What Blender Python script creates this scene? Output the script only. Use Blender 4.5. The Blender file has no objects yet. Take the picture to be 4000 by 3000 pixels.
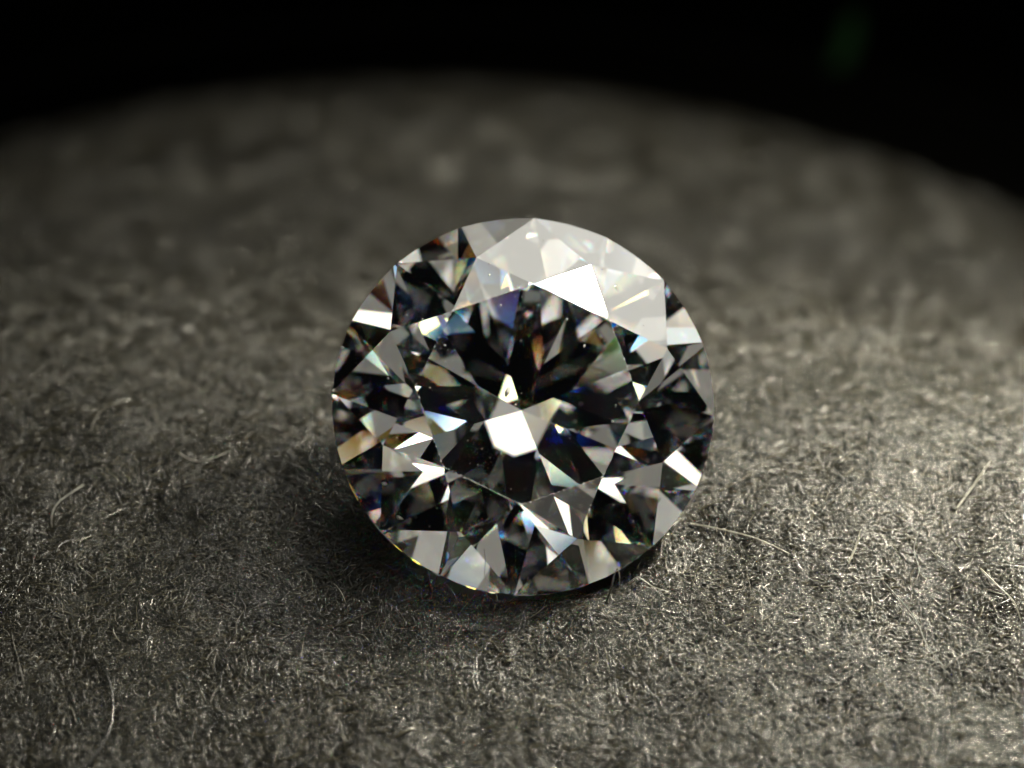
import bpy, math, random
import numpy as np
from mathutils import Vector, Matrix

# ---------------------------------------------------------------- camera, world, lamps, exposure
scene = bpy.context.scene
scene.unit_settings.scale_length = 0.001          # one unit is one millimetre
scene.render.engine = 'CYCLES'
cy = scene.cycles
cy.max_bounces = 24; cy.transmission_bounces = 24; cy.glossy_bounces = 20
cy.diffuse_bounces = 2; cy.transparent_max_bounces = 4
cy.caustics_refractive = True; cy.caustics_reflective = False
cy.sample_clamp_indirect = 12.0
cy.blur_glossy = 0.0
cy.use_adaptive_sampling = False
cy.use_denoising = True
cy.denoiser = 'OPENIMAGEDENOISE'
cy.pixel_filter_type = 'BLACKMAN_HARRIS'; cy.filter_width = 1.5
scene.view_settings.view_transform = 'Standard'
scene.view_settings.look = 'None'
scene.view_settings.exposure = 0.0
scene.view_settings.gamma = 1.0

PITCH = math.radians(38.0)
DIST = 40.0                                        # camera to stone, mm
FOCAL_PX = 229.8 * DIST                            # in pixels of a 4000 px wide frame
RIGHT = Vector((1, 0, 0))
UP = Vector((0, math.sin(PITCH), math.cos(PITCH)))
BACK = Vector((0, -math.cos(PITCH), math.sin(PITCH)))

# stone proportions and pose (measured on the photograph's facet corners)
TAB, STAR, CA, PA, LH, GT = .574, .528, math.radians(34.6), math.radians(40.45), .738, .085
RAD = 3.25
ROT = Matrix.Rotation(math.hypot(-.1847, .0546), 3, Vector((-.1847, .0546, 0)).normalized()) @ Matrix.Rotation(-.0587, 3, 'Z')
CAM2W = Matrix((RIGHT, UP, BACK)).transposed()     # camera axes as columns
STONE_ROT = CAM2W @ ROT


def gem_planes():
    az = lambda i: math.radians(90 - 45 * i)
    out = [('table_facet', np.array([0, 0, 1., (1 - TAB) * math.tan(CA)]))]
    V = lambda r, a, z: np.array([r * math.cos(a), r * math.sin(a), z])

    def plane3(a, b, c):
        n = np.cross(b - a, c - a); n /= np.linalg.norm(n); d = n @ a
        if n @ np.array([0, 0, -.2]) > d: n = -n; d = -d
        return np.append(n, d)
    c8 = math.cos(math.pi / 8)
    hc = (1 - TAB) * math.tan(CA); ap = TAB * c8; rs = ap + STAR * (1 - ap); zs = (1 - rs * c8) * math.tan(CA)
    for i in range(8):
        n = np.array([math.sin(CA) * math.cos(az(i)), math.sin(CA) * math.sin(az(i)), math.cos(CA)])
        out.append(('kite_facet', np.append(n, n @ V(1, az(i), 0))))
        out.append(('star_facet', plane3(V(TAB, az(i), hc), V(TAB, az(i + 1), hc), V(rs, az(i + .5), zs))))
        for s in (0, 1):
            out.append(('upper_girdle_facet', plane3(V(1, az(i + s), 0), V(rs, az(i + .5), zs), V(1, az(i + .5), 0))))
    zb = -GT; rl = 1 - LH; zl = zb - (1 - rl * c8) * math.tan(PA)
    for i in range(8):
        n = np.array([math.sin(PA) * math.cos(az(i)), math.sin(PA) * math.sin(az(i)), -math.cos(PA)])
        out.append(('pavilion_main_facet', np.append(n, n @ V(1, az(i), zb))))
        for s in (0, 1):
            out.append(('lower_half_facet', plane3(V(1, az(i + s), zb), V(rl, az(i + .5), zl), V(1, az(i + .5), zb))))
    for k in range(64):
        a = 2 * math.pi * (k + .5) / 64
        out.append(('girdle', np.array([math.cos(a), math.sin(a), 0, math.cos(math.pi / 64) + .0012])))
    return out


def gem_polygons():
    """every facet of the convex stone as a polygon, corners shared exactly between neighbours"""
    pl = gem_planes(); verts = []; polys = []

    def snap(p):
        for v in verts:
            if abs(v[0] - p[0]) < 4e-4 and abs(v[1] - p[1]) < 4e-4 and abs(v[2] - p[2]) < 4e-4: return v
        verts.append(tuple(p)); return verts[-1]
    for k, (name, q) in enumerate(pl):
        n = q[:3]; c = n * q[3]
        u = np.cross(n, [0, 0, 1.]) if abs(n[2]) < .9 else np.cross(n, [1., 0, 0]); u /= np.linalg.norm(u); v = np.cross(n, u)
        P = [c + 4 * (a * u + b * v) for a, b in ((-1, -1), (1, -1), (1, 1), (-1, 1))]
        for j, (_, w) in enumerate(pl):
            if j == k or not P: continue
            Q = []; ds = [p @ w[:3] - w[3] for p in P]
            for i in range(len(P)):
                a, b, da, db = P[i - 1], P[i], ds[i - 1], ds[i]
                if (da <= 0) != (db <= 0): Q.append(a + (b - a) * (da / (da - db)))
                if db <= 0: Q.append(b)
            P = Q
        S = []
        for p in P:
            s = snap(p)
            if not S or s is not S[-1]: S.append(s)
        if len(S) > 1 and S[0] is S[-1]: S.pop()
        if len(S) < 3: continue
        nn = np.cross(np.array(S[1]) - np.array(S[0]), np.array(S[2]) - np.array(S[0]))
        if nn @ n < 0: S.reverse()
        polys.append((name, [np.array(s) * RAD for s in S], n))
    return polys


POLYS = gem_polygons()
low = min((STONE_ROT @ Vector(p)).z for _, P, _ in POLYS for p in P)
STONE_LOC = Vector((0, 0, -low - 0.06))            # lowest corner presses a little into the felt
CAM_LOC = STONE_LOC - (RIGHT * .2037 + UP * -.3303 + BACK * -DIST)

cam_data = bpy.data.cameras.new('camera'); cam = bpy.data.objects.new('camera', cam_data)
scene.collection.objects.link(cam); scene.camera = cam
cam.matrix_world = Matrix.Translation(CAM_LOC) @ CAM2W.to_4x4()
cam_data.sensor_width = 36; cam_data.lens = 36 * FOCAL_PX / 4000
cam_data.clip_start = 1; cam_data.clip_end = 2000
cam_data.dof.use_dof = True
cam_data.dof.focus_distance = DIST - .45
cam_data.dof.aperture_fstop = cam_data.lens * .001 / 1.15      # an opening 1.15 mm wide

world = bpy.data.worlds.new('World'); scene.world = world; world.use_nodes = True
world.node_tree.nodes['Background'].inputs[0].default_value = (.9, .95, 1, 1)
world.node_tree.nodes['Background'].inputs[1].default_value = .0015


def direction(theta, az):
    """unit vector: theta degrees away from the line stone-camera, az round it as in the picture"""
    t, a = math.radians(theta), math.radians(az)
    return RIGHT * (math.sin(t) * math.cos(a)) + UP * (math.sin(t) * math.sin(a)) + BACK * math.cos(t)


def lamp(name, theta, az, half_angle, radiance, colour=(1, 1, 1), dist=90., beam=None, aim=None):
    d = direction(theta, az); r = dist * math.tan(math.radians(half_angle))
    L = bpy.data.lights.new(name, 'AREA'); L.shape = 'DISK'; L.size = 2 * r
    L.energy = radiance * math.pi * math.pi * r * r * 1.0
    L.color = colour
    o = bpy.data.objects.new(name, L); scene.collection.objects.link(o)
    o.location = STONE_LOC + d * dist
    o.rotation_euler = (o.location - Vector(aim) if aim else d).to_track_quat('Z', 'Y').to_euler()
    if beam:                                       # half angle of the beam; the energy is set so that the axis keeps its radiance
        h = math.radians(beam); L.spread = 2 * h; L.energy *= 1 - h / math.tan(h)
    return o


WARM = (1, .955, .83); GOLD = (1, .94, .74); COOL = (.85, .93, 1)
NEUT = (1, .975, .87); YELL = (1, 1, .62); COOL = (.92, 1, .96)
lamp('panel_lamp', 89, 67, 23, 3.1, (1, .975, .88), 34)
lamp('top_lamp', 65, 87, 15, 2.1, NEUT, 38)
lamp('side_lamp', 106, 95, 3.5, 1.0, WARM, 60)
lamp('added_far_beam', 97, 70, 2.4, 760, GOLD, 80, 26, (10, 24, -8))  # added beam without a known source, brightens the felt far back
lamp('key_lamp', 57, 56, 10.3, 1.9, WARM, 40)
lamp('key_lamp', 54, 73, 9.2, 1.9, WARM, 41)
lamp('key_bulb', 75, 32, 3.5, 70, GOLD, 17, 45, (9, -2, 0))
lamp('added_back_beam', 85, 52, 2.5, 2450, GOLD, 27, 42, (7.5, -1, 0))  # added beam, brightens the felt at right and deepens the stone's shadow
lamp('spark_bulb', 72.0, 66, 3.1, 380, WARM, 70, 10)
for th, az, half, rad, col in (
        (34.4, -26, 16, .29, WARM), (42, 103, 12, .24, NEUT), (41, -157, 13, .25, WARM), (44, 38, 11, .24, WARM),
        (35, -98, 10, .20, WARM), (49, -174, 6, 1.2, NEUT), (15.7, -26, 2.15, 3.4, YELL), (31.2, 63, 4.5, .55, NEUT),
        (17, 143, 2.5, .5, WARM), (49.4, 155, 12, .42, NEUT), (42.4, -47, 7, .26, COOL), (34, 90, 4, .60, NEUT),
        (21.6, 151, 2.2, 2.4, YELL), (36, -103, 2, 2.0, YELL), (35, 53, 4, .70, NEUT), (49, 99, 4, 1.0, COOL),
        (53, 18, 6, .5, NEUT), (52, 113, 5, .5, NEUT), (13, 92, 2.0, 3.0, COOL), (11, 43, 1.7, 1.8, YELL),
        (53, -18, 3, 1.3, WARM), (75, 106, 4, 1.3, COOL), (21, -70, 3, .5, NEUT)):
    lamp('fill_lamp', th, az, half, rad, col)
for th, az, rad, col in ((66, -10, 8, WARM), (72, 130, 10, YELL), (60, 150, 9, COOL), (76, 95, 8, COOL), (45, 8, 9, YELL),
                         (70, 20, 9, WARM), (30, 115, 7, COOL), (28, 15, 8, WARM), (60, -170, 9, COOL), (44, 137, 8, COOL)):
    lamp('added_glint_light', th, az, 1.3, rad, col)  # small discs added in scattered directions for extra glints in the stone

# ---------------------------------------------------------------- helpers
C = scene.collection


def link(o, parent=None, **props):
    C.objects.link(o)
    if parent is not None: o.parent = parent
    for k, v in props.items(): o[k] = v
    return o


def mesh(name, verts, faces, mat, parent=None, smooth=False, **props):
    m = bpy.data.meshes.new(name); m.from_pydata([tuple(v) for v in verts], [], faces)
    m.materials.append(mat)
    if smooth: m.polygons.foreach_set('use_smooth', [True] * len(m.polygons))
    m.update()
    return link(bpy.data.objects.new(name, m), parent, **props)


def material(name, colour=(.5, .5, .5), rough=.5, **kw):
    m = bpy.data.materials.new(name); m.use_nodes = True
    b = m.node_tree.nodes['Principled BSDF']
    b.inputs['Base Color'].default_value = (*colour, 1); b.inputs['Roughness'].default_value = rough
    for k, v in kw.items(): b.inputs[k.replace('_', ' ')].default_value = v
    return m


def diamond_material():
    """clear diamond with dispersion: one glass per band of wavelengths"""
    m = bpy.data.materials.new('diamond'); m.use_nodes = True
    nt = m.node_tree; nt.nodes.remove(nt.nodes['Principled BSDF']); out = nt.nodes['Material Output']
    def node(t, **kw):
        n = nt.nodes.new(t)
        for k, v in kw.items(): n.inputs[k].default_value = v
        return n
    bands = [((.56, 0, 0), 2.401), ((.44, .30, 0), 2.409), ((0, .46, .06), 2.418), ((0, .24, .34), 2.431), ((0, 0, .60), 2.445)]
    last = None
    for col, ior in bands:                         # light leaving the stone is spread into its colours
        g = node('ShaderNodeBsdfRefraction', Color=(*col, 1), IOR=ior, Roughness=0)
        if last is None: last = g.outputs[0]
        else:
            a = node('ShaderNodeAddShader'); nt.links.new(last, a.inputs[0]); nt.links.new(g.outputs[0], a.inputs[1]); last = a.outputs[0]
    fr = node('ShaderNodeFresnel', IOR=2.418)
    gl = node('ShaderNodeBsdfGlossy', Roughness=0); gl.inputs['Color'].default_value = (1, 1, 1, 1)
    inner = node('ShaderNodeMixShader')
    nt.links.new(fr.outputs[0], inner.inputs[0]); nt.links.new(last, inner.inputs[1]); nt.links.new(gl.outputs[0], inner.inputs[2])
    outer = node('ShaderNodeBsdfGlass', IOR=2.418, Roughness=0); outer.inputs['Color'].default_value = (1, 1, 1, 1)
    geo = node('ShaderNodeNewGeometry'); mix = node('ShaderNodeMixShader')
    nt.links.new(geo.outputs['Backfacing'], mix.inputs[0]); nt.links.new(outer.outputs[0], mix.inputs[1]); nt.links.new(inner.outputs[0], mix.inputs[2])
    nt.links.new(mix.outputs[0], out.inputs['Surface'])
    return m


def fibre_material(name, dark, light, rough, spec):
    """each fibre its own tone, from dark to light grey"""
    m = bpy.data.materials.new(name); m.use_nodes = True
    nt = m.node_tree; b = nt.nodes['Principled BSDF']
    h = nt.nodes.new('ShaderNodeHairInfo'); r = nt.nodes.new('ShaderNodeValToRGB')
    e = r.color_ramp.elements
    e[0].color = (*dark, 1); e[1].color = (*light, 1)
    k = e.new(.6); k.color = (*[.65 * a + .35 * c for a, c in zip(dark, light)], 1)
    nt.links.new(h.outputs['Random'], r.inputs[0]); nt.links.new(r.outputs[0], b.inputs['Base Color'])
    b.inputs['Roughness'].default_value = rough; b.inputs['Specular IOR Level'].default_value = spec
    return m


# ---------------------------------------------------------------- the surface: felt pad in a black tray
rng = np.random.default_rng(11)
_K = rng.normal(size=(44, 2)); _PH = rng.uniform(0, 6.28, 44); _WL = 10 ** rng.uniform(-.45, .75, 44)
_K = _K / np.linalg.norm(_K, axis=1)[:, None] * (2 * np.pi / _WL)[:, None]
PAD_C = (-3.0, 21.5); PAD_R = 34.0; CREST = 2.0


def profile(t, w=1.1):
    return -.325 * (np.sqrt(t * t + w * w) - w) - .125 * t


def felt_z(x, y):
    """the sheet bulges: it falls gently towards the camera and more steeply away behind the stone"""
    x = np.asarray(x, float); y = np.asarray(y, float)
    z = profile(y - CREST + .05 * x) - float(profile(np.float64(-2.3 - CREST))) - .02
    z = z - .0080 * (x + 3) ** 2 * np.clip((y - 4) / 25, 0, 1)
    for (kx, ky), ph, wl in zip(_K, _PH, _WL):
        z = z + .0034 * wl ** 1.05 * np.sin(kx * x + ky * y + ph)
    z = np.array(z); near = (np.abs(x) < 3.8) & (np.abs(y) < 4.2)
    if near.any():                                  # pressed down under the stone
        xn, yn, zn = x[near], y[near], z[near]
        for r, a in ((0, 0), (.3, .3), (.3, 1.9), (.3, 3.4), (.3, 5.0), (.45, 1.1), (.45, 2.7), (.45, 4.2), (.45, 5.8)):
            zn = np.minimum(zn, stone_underside(xn + r * math.cos(a), yn + r * math.sin(a)) - .05)
        z[near] = zn
    d = np.hypot(x - PAD_C[0], y - PAD_C[1]); e = np.clip((d - (PAD_R - 5)) / 5, 0, 1)
    far = np.clip((y - 12) / 14, 0, 1); e2 = np.clip((d - (PAD_R - 15)) / 15, 0, 1) * far
    return z - 3.2 * (1 - np.sqrt(np.clip(1 - e * e, 0, 1))) - 1.8 * e2 ** 3


PW = np.array([np.append(np.array(STONE_ROT @ Vector(q[:3])), q[3] * RAD) for _, q in gem_planes() if _ != 'girdle']
              + [np.append(np.array(STONE_ROT @ Vector(q[:3])), q[3] * RAD) for _, q in gem_planes() if _ == 'girdle'])
PW[:, 3] += PW[:, :3] @ np.array(STONE_LOC)


def stone_underside(x, y):
    """height of the stone's lower surface above (x, y); inf beside the stone"""
    x = np.asarray(x, float); y = np.asarray(y, float)
    lo = np.full(x.shape, -np.inf); hi = np.full(x.shape, np.inf)
    for a, b, c, d in PW:
        t = (d - a * x - b * y) / (c if abs(c) > 1e-9 else 1e-9)
        if c > 0: hi = np.minimum(hi, t)
        else: lo = np.maximum(lo, t)
    return np.where(lo < hi, lo, np.inf)


def felt_bounds(n, y0, y1, half=11.5):
    y = rng.uniform(y0, y1, n); x = rng.uniform(-1, 1, n) * (half + .22 * np.clip(y, -9, 60))
    ok = np.hypot(x - PAD_C[0], y - PAD_C[1]) < PAD_R
    k = np.where((np.abs(x) < 3.8) & (np.abs(y) < 4.2))[0]
    ok[k] &= stone_underside(x[k], y[k]) > felt_z(x[k], y[k]) + .35
    return x[ok], y[ok]


felt_base_mat = material('felt_ground', (.005, .0046, .0035), .9)
nr, na = 230, 300
V = []; F = []
for i in range(nr + 1):
    r = PAD_R * (i / nr) ** .9
    for j in range(na):
        a = 2 * math.pi * j / na; V.append((PAD_C[0] + r * math.cos(a), PAD_C[1] + r * math.sin(a)))
V = np.array(V); Z = felt_z(V[:, 0], V[:, 1]) - .03
V3 = np.column_stack([V, Z])
for i in range(nr):
    for j in range(na): F.append((i * na + j, (i + 1) * na + j, (i + 1) * na + (j + 1) % na, i * na + (j + 1) % na))
nb_ = len(V3)
edge = V3[nr * na:(nr + 1) * na].copy(); edge[:, 2] = -21.4
V3 = np.vstack([V3, edge])
for j in range(na): F.append((nr * na + j, nb_ + j, nb_ + (j + 1) % na, nr * na + (j + 1) % na))
felt = mesh('felt_pad', V3, F, felt_base_mat, smooth=True, label='dark grey felt pad with matted fibres that the gemstone rests on', category='felt pad')


def hair(name, P, radius, mat, parent=None, **props):
    """P: curves x points x 3"""
    n, k, _ = P.shape
    h = bpy.data.hair_curves.new(name); h.add_curves([k] * n)
    h.position_data.foreach_set('vector', P.reshape(-1).astype(np.float32))
    at = h.attributes.get('radius') or h.attributes.new('radius', 'FLOAT', 'POINT')
    prof = np.ones(k); prof[-1] = .35; prof[0] = .5
    at.data.foreach_set('value', (radius[:, None] * prof[None]).reshape(-1).astype(np.float32))
    h.materials.append(mat)
    return link(bpy.data.objects.new(name, h), parent, **props)


def mat_fibres(n, y0, y1, length, rad, lift, k=5, wild=.0, curl=.6):
    x, y = felt_bounds(n, y0, y1); n = len(x)
    a = rng.uniform(0, 2 * np.pi, n) * .6 + rng.normal(-.2, .7, n)
    L = length * rng.lognormal(0, .55, n); turn = rng.normal(0, curl, n)
    s = np.linspace(-.5, .5, k)
    ang = a[:, None] + turn[:, None] * s[None] + rng.normal(0, .07, (n, k))
    step = L[:, None] / (k - 1)
    X = x[:, None] + np.cumsum(np.cos(ang) * step, 1) - .5 * L[:, None] * np.cos(a)[:, None]
    Y = y[:, None] + np.cumsum(np.sin(ang) * step, 1) - .5 * L[:, None] * np.sin(a)[:, None]
    base = felt_z(X, Y)
    h = rng.uniform(-1, 1, n)[:, None] * lift
    bow = (1 - (2 * s[None]) ** 2) * np.abs(rng.normal(0, lift * .6, n))[:, None]
    tilt = s[None] * rng.normal(0, lift * 1.6 + wild, n)[:, None]
    Z = base + h + bow + tilt
    k = (np.abs(X) < 3.8) & (np.abs(Y) < 4.2)
    Z[k] = np.minimum(Z[k], stone_underside(X[k], Y[k]) - .012)
    return np.stack([X, Y, Z], 2), rad * rng.lognormal(0, .4, n)


fib_mat = fibre_material('felt_fibre', (.003, .0028, .0020), (.040, .0355, .0215), .26, .8)
sets = [mat_fibres(440000, -11, 5.5, .17, .0062, .026), mat_fibres(60000, 5, 26, .34, .013, .022),
        mat_fibres(15000, -11, 9, .36, .007, .028, curl=.7), mat_fibres(18000, 25, 55, .8, .03, .03),
        mat_fibres(700, -11, 12, .7, .008, .06, wild=.16, curl=1.6)]
hair('felt_fibre', np.concatenate([q[0] for q in sets]), np.concatenate([q[1] for q in sets]), fib_mat, felt, kind='stuff')

black = material('black_plastic', (.0008, .0008, .0006), .7, Specular_IOR_Level=.02)
# tray: floor and raised rim round the felt
def lathe(name, prof, cx, cy, mat, seg=160, **kw):
    V = []; F = []
    for r, z in prof:
        for j in range(seg):
            a = 2 * math.pi * j / seg; V.append((cx + r * math.cos(a), cy + r * math.sin(a), z))
    for i in range(len(prof) - 1):
        for j in range(seg): F.append((i * seg + j, i * seg + (j + 1) % seg, (i + 1) * seg + (j + 1) % seg, (i + 1) * seg + j))
    return mesh(name, V, F, mat, smooth=True, **kw)


tray = bpy.data.objects.new('tray', None)
link(tray, label='black round tray around the felt, its rim lost in shadow', category='tray')
lathe('tray_floor', [(0.01, -21.5), (40.6, -21.5)], *PAD_C, black, parent=tray)
lathe('tray_rim', [(40.6, -21.5), (40.8, -21.0), (41.2, -20.8), (41.6, -21.0), (41.8, -24)], *PAD_C, black, parent=tray)
mesh('table_top', [(-300, -300, -24), (300, -300, -24), (300, 300, -24), (-300, 300, -24)], [(0, 1, 2, 3)], material('dark_table', (.001, .001, .001), .9, Specular_IOR_Level=.0), kind='structure')

# ---------------------------------------------------------------- the diamond, facet by facet
dia = diamond_material()
stone = bpy.data.objects.new('diamond', None)
link(stone, label='clear round brilliant-cut diamond leaning on dark felt', category='diamond')
stone.matrix_world = Matrix.Translation(STONE_LOC) @ STONE_ROT.to_4x4()
gv, gf = [], []
for name, P, n in POLYS:
    if name == 'girdle':
        b = len(gv); gv += list(P); gf.append(tuple(range(b, b + len(P))))
    else:
        mesh(name, P, [tuple(range(len(P)))], dia, stone)
mesh('girdle', gv, gf, dia, stone)

stone_w = stone.matrix_world.copy()
wear_mat = material('edge_wear', (.85, .84, .80), .6)
dust_mat = material('dust', (.38, .375, .35), .75)


def specks(name, centres, sizes, normals, mat, parent=None, **kw):
    """small irregular crumbs joined into one mesh"""
    V = []; F = []
    for c, r, n in zip(centres, sizes, normals):
        n = n / np.linalg.norm(n); u = np.cross(n, [.3, .5, .8]); u /= np.linalg.norm(u); v = np.cross(n, u); b = len(V)
        k = 6; st = rng.uniform(.6, 1.5)
        for j in range(k):
            a = 2 * math.pi * j / k; q = r * rng.uniform(.6, 1.2)
            V.append(c + u * q * math.cos(a) * st + v * q * math.sin(a) / st)
        V.append(c + n * r * .6); V.append(c - n * r * .1)
        for j in range(k): F += [(b + j, b + (j + 1) % k, b + k), (b + (j + 1) % k, b + j, b + k + 1)]
    return mesh(name, V, F, mat, parent, **kw)


# wear along the edges of the table facet, in the stone's own coordinates
table = next(P for nm, P, n in POLYS if nm == 'table_facet')
cs, sz, ns = [], [], []
for i in range(len(table)):
    a, b = table[i - 1], table[i]; amount = (1., .35, .8, 1.2, .9, .5, 1.1, .7)[i % 8]
    for k in range(int(105 * amount)):
        t = rng.uniform(0, 1); t = t if rng.uniform() < .75 else rng.choice([0, 1]) + rng.normal(0, .02)
        p = a + (b - a) * np.clip(t, 0, 1) + rng.normal(0, .006, 3) * [1, 1, 0]
        cs.append(p + np.array([0, 0, .002])); sz.append(rng.uniform(.002, .0065) * (1.7 if rng.uniform() < .08 else 1)); ns.append(np.array([0, 0, 1.]))
specks('edge_wear', cs, sz, ns, wear_mat, stone, kind='stuff')

# dust lying on the crown
crown = [(P, n) for nm, P, n in POLYS if nm in ('table_facet', 'star_facet', 'kite_facet', 'upper_girdle_facet')]
area = np.array([sum(np.linalg.norm(np.cross(P[j] - P[0], P[j + 1] - P[0])) for j in range(1, len(P) - 1)) for P, n in crown])
area[0] *= 2.2
cs, sz, ns = [], [], []
M = np.array(stone_w.to_3x3()); T0 = np.array(stone_w.translation)
for f in rng.choice(len(crown), 230, p=area / area.sum()):
    P, n = crown[f]; j = rng.integers(1, len(P) - 1); u, v = rng.uniform(size=2)
    if u + v > 1: u, v = 1 - u, 1 - v
    p = P[0] + u * (P[j] - P[0]) + v * (P[j + 1] - P[0]) + n * .001
    cs.append(M @ p + T0); ns.append(M @ n); sz.append(.0068 * rng.lognormal(0, .75))
specks('dust', cs, sz, ns, dust_mat, kind='stuff', label='tiny pale dust specks scattered over the top of the diamond', category='dust')


# ---------------------------------------------------------------- loose fibres and crumbs, set on the felt where they lie
def ray(px, py):
    return (RIGHT * ((px - 2000) / FOCAL_PX) - UP * ((py - 1500) / FOCAL_PX) - BACK)


def at(px, py, lift=0., depth=None):
    d = ray(px, py)
    if depth is not None: return np.array(CAM_LOC + d * depth)
    lo, hi = 20., 110.
    ts = np.linspace(lo, hi, 900); X = CAM_LOC.x + d.x * ts; Y = CAM_LOC.y + d.y * ts; Zr = CAM_LOC.z + d.z * ts
    g = Zr - felt_z(X, Y) - lift; k = int(np.argmax(g < 0))
    t = ts[k - 1] + (ts[k] - ts[k - 1]) * g[k - 1] / (g[k - 1] - g[k])
    return np.array([CAM_LOC.x + d.x * t, CAM_LOC.y + d.y * t, CAM_LOC.z + d.z * t])


def tube(name, paths, mat, **kw):
    """paths: list of (points, radius); smooth, slightly uneven, tapering strands in one mesh"""
    V = []; F = []
    for pts, rad in paths:
        pts = np.array(pts); n = len(pts); m = 6 * (n - 1) + 1
        q = np.linspace(0, n - 1, m); Q = []
        for t in q:                                 # Catmull-Rom
            i = min(int(t), n - 2); f = t - i
            p0, p1, p2, p3 = pts[max(i - 1, 0)], pts[i], pts[i + 1], pts[min(i + 2, n - 1)]
            Q.append(.5 * (2 * p1 + (p2 - p0) * f + (2 * p0 - 5 * p1 + 4 * p2 - p3) * f * f + (3 * p1 - p0 - 3 * p2 + p3) * f ** 3))
        Q = np.array(Q); D = np.gradient(Q, axis=0); S = 6
        for i in range(m):
            d = D[i] / np.linalg.norm(D[i]); u = np.cross(d, [.2, .1, 1]); u /= np.linalg.norm(u); v = np.cross(d, u)
            r = rad * (1 - .75 * (i / (m - 1)) ** 3) * rng.uniform(.8, 1.2)
            for j in range(S): a = 2 * math.pi * j / S; V.append(Q[i] + r * (u * math.cos(a) + v * math.sin(a) * .7))
        b = len(V) - m * S
        for i in range(m - 1):
            for j in range(S): F.append((b + i * S + j, b + i * S + (j + 1) % S, b + (i + 1) * S + (j + 1) % S, b + (i + 1) * S + j))
        F.append(tuple(b + j for j in range(S - 1, -1, -1))); F.append(tuple(b + (m - 1) * S + j for j in range(S)))
    return mesh(name, V, F, mat, smooth=True, category='loose fibre', group='loose fibres on the felt', **kw)


pale = material('pale_fibre', (.17, .16, .13), .4, Specular_IOR_Level=.8)
grey = material('grey_fibre', (.12, .115, .10), .4, Specular_IOR_Level=.8)
dark = material('dark_fibre', (.006, .006, .006), .5)
L_ = lambda *q: [at(*p) for p in q]
tube('loose_fibre', [(L_((3735, 1990, .05), (3790, 1915, .12), (3870, 1800, .25)), .020)], pale, label='thick straight pale fibre sticking up near the right edge of the felt')
tube('loose_fibre', [(L_((3315, 2200, .03), (3345, 2130, .1), (3362, 2070, .2)), .014)], pale, label='short pale fibre standing on the felt right of the diamond')
tube('loose_fibre', [(L_((3450, 2270, .10), (3570, 2410, .2), (3620, 2520, .22), (3690, 2615, .25), (3678, 2665, .15), (3668, 2725, .02)), .011),
                     (L_((3690, 2615, .25), (3755, 2560, .25), (3870, 2520, .1)), .010), (L_((3690, 2615, .25), (3725, 2670, .15), (3740, 2720, .02)), .008)], dark, label='dark forked fibre arching over the felt at lower right')
tube('loose_fibre', [(L_((2700, 2045, .06), (2830, 2070, .09), (2960, 2105, .09), (3090, 2165, .04)), .010)], pale, label='long pale fibre lying on the felt just right of the diamond')
tube('loose_fibre', [([at(2371, 2350, .02), at(2386, 2302, depth=38.95), at(2397, 2255, depth=38.85), at(2412, 2218, depth=38.8)], .016),
                     ([at(2412, 2218, depth=38.8), at(2420, 2250, depth=38.8), at(2419, 2292, depth=38.85)], .010)], grey, label='pale bent fibre standing in front of the bottom right rim of the diamond')
tube('loose_fibre', [(L_((2455, 2280, .10), (2487, 2256, .18), (2511, 2264, .18), (2554, 2293, .12), (2610, 2310, .03)), .011)], grey, label='small hooked fibre in the shadow below the diamond at its right')
tube('loose_fibre', [([at(1891, 2143, depth=39.05), at(1896, 2191, depth=39.0), at(1894, 2249, depth=38.95), at(1915, 2278, depth=38.9), at(1935, 2302, depth=38.9), at(1944, 2345, .03)], .006)], grey, label='hair-thin fibre hanging over the lower rim of the diamond')
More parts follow.
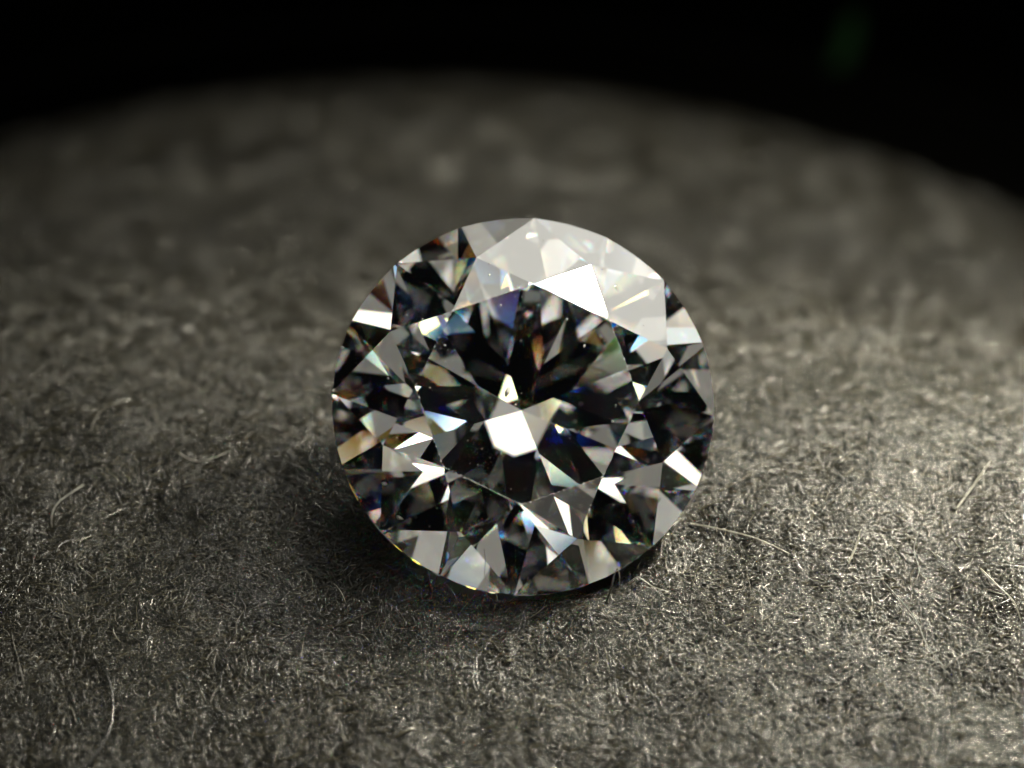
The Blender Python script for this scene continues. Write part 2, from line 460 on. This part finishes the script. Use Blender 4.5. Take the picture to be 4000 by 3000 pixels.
tube('loose_fibre', [(L_((1303, 2278, .12), (1332, 2312, .12), (1353, 2360, .03)), .010)], grey, label='short fibre at the lower left of the diamond, outside its shadow')
tube('loose_fibre', [(L_((1100, 1765, .02), (1150, 1700, .2), (1215, 1640, .45), (1222, 1600, .6)), .007)], dark, label='thin dark fibre rising from the felt left of the diamond')
tube('loose_fibre', [(L_((326, 1894, .1), (232, 1959, .15), (203, 2010, .12), (203, 2060, .03)), .016)], grey, label='curved pale fibre near the left edge of the felt')
tube('loose_fibre', [(L_((3830, 2220, .1), (3900, 2290, .14), (3960, 2350, .1), (3990, 2430, .02)), .014)], pale, label='curved pale fibre at the far right, below the thick straight one')
tube('loose_fibre', [(L_((3600, 2060, .06), (3570, 2140, .1), (3590, 2230, .1), (3560, 2300, .03)), .010)], dark, label='dark wavy fibre right of the diamond, between two pale ones')
tube('loose_fibre', [(L_((700, 1770, .1), (760, 1800, .12), (830, 1790, .14), (900, 1760, .05)), .012)], grey, label='faint curved fibre on the felt well left of the diamond')

# one glinting crumb at the left edge and an added green sheet far back, standing in for a green reflection
crumb = specks('crumb', [at(11, 2144, .06)], [.04], [np.array([.2, -.3, .9])], material('bright_crumb', (.8, .85, .9), .15, Metallic=.8), label='tiny bright crumb glinting at the left edge of the felt', category='crumb')
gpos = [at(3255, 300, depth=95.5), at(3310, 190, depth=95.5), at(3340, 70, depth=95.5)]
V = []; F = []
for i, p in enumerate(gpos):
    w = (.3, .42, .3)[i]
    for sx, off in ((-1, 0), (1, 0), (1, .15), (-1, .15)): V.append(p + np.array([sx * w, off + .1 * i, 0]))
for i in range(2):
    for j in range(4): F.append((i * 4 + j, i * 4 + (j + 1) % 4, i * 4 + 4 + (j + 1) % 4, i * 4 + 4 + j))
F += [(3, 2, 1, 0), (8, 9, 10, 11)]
mesh('painted_green_reflex', V, F, material('dull_green', (.014, .040, .014), .9, Specular_IOR_Level=0.), label='blurred green reflection in the dark at upper right, imitated by a dull green sheet', category='painted reflection')
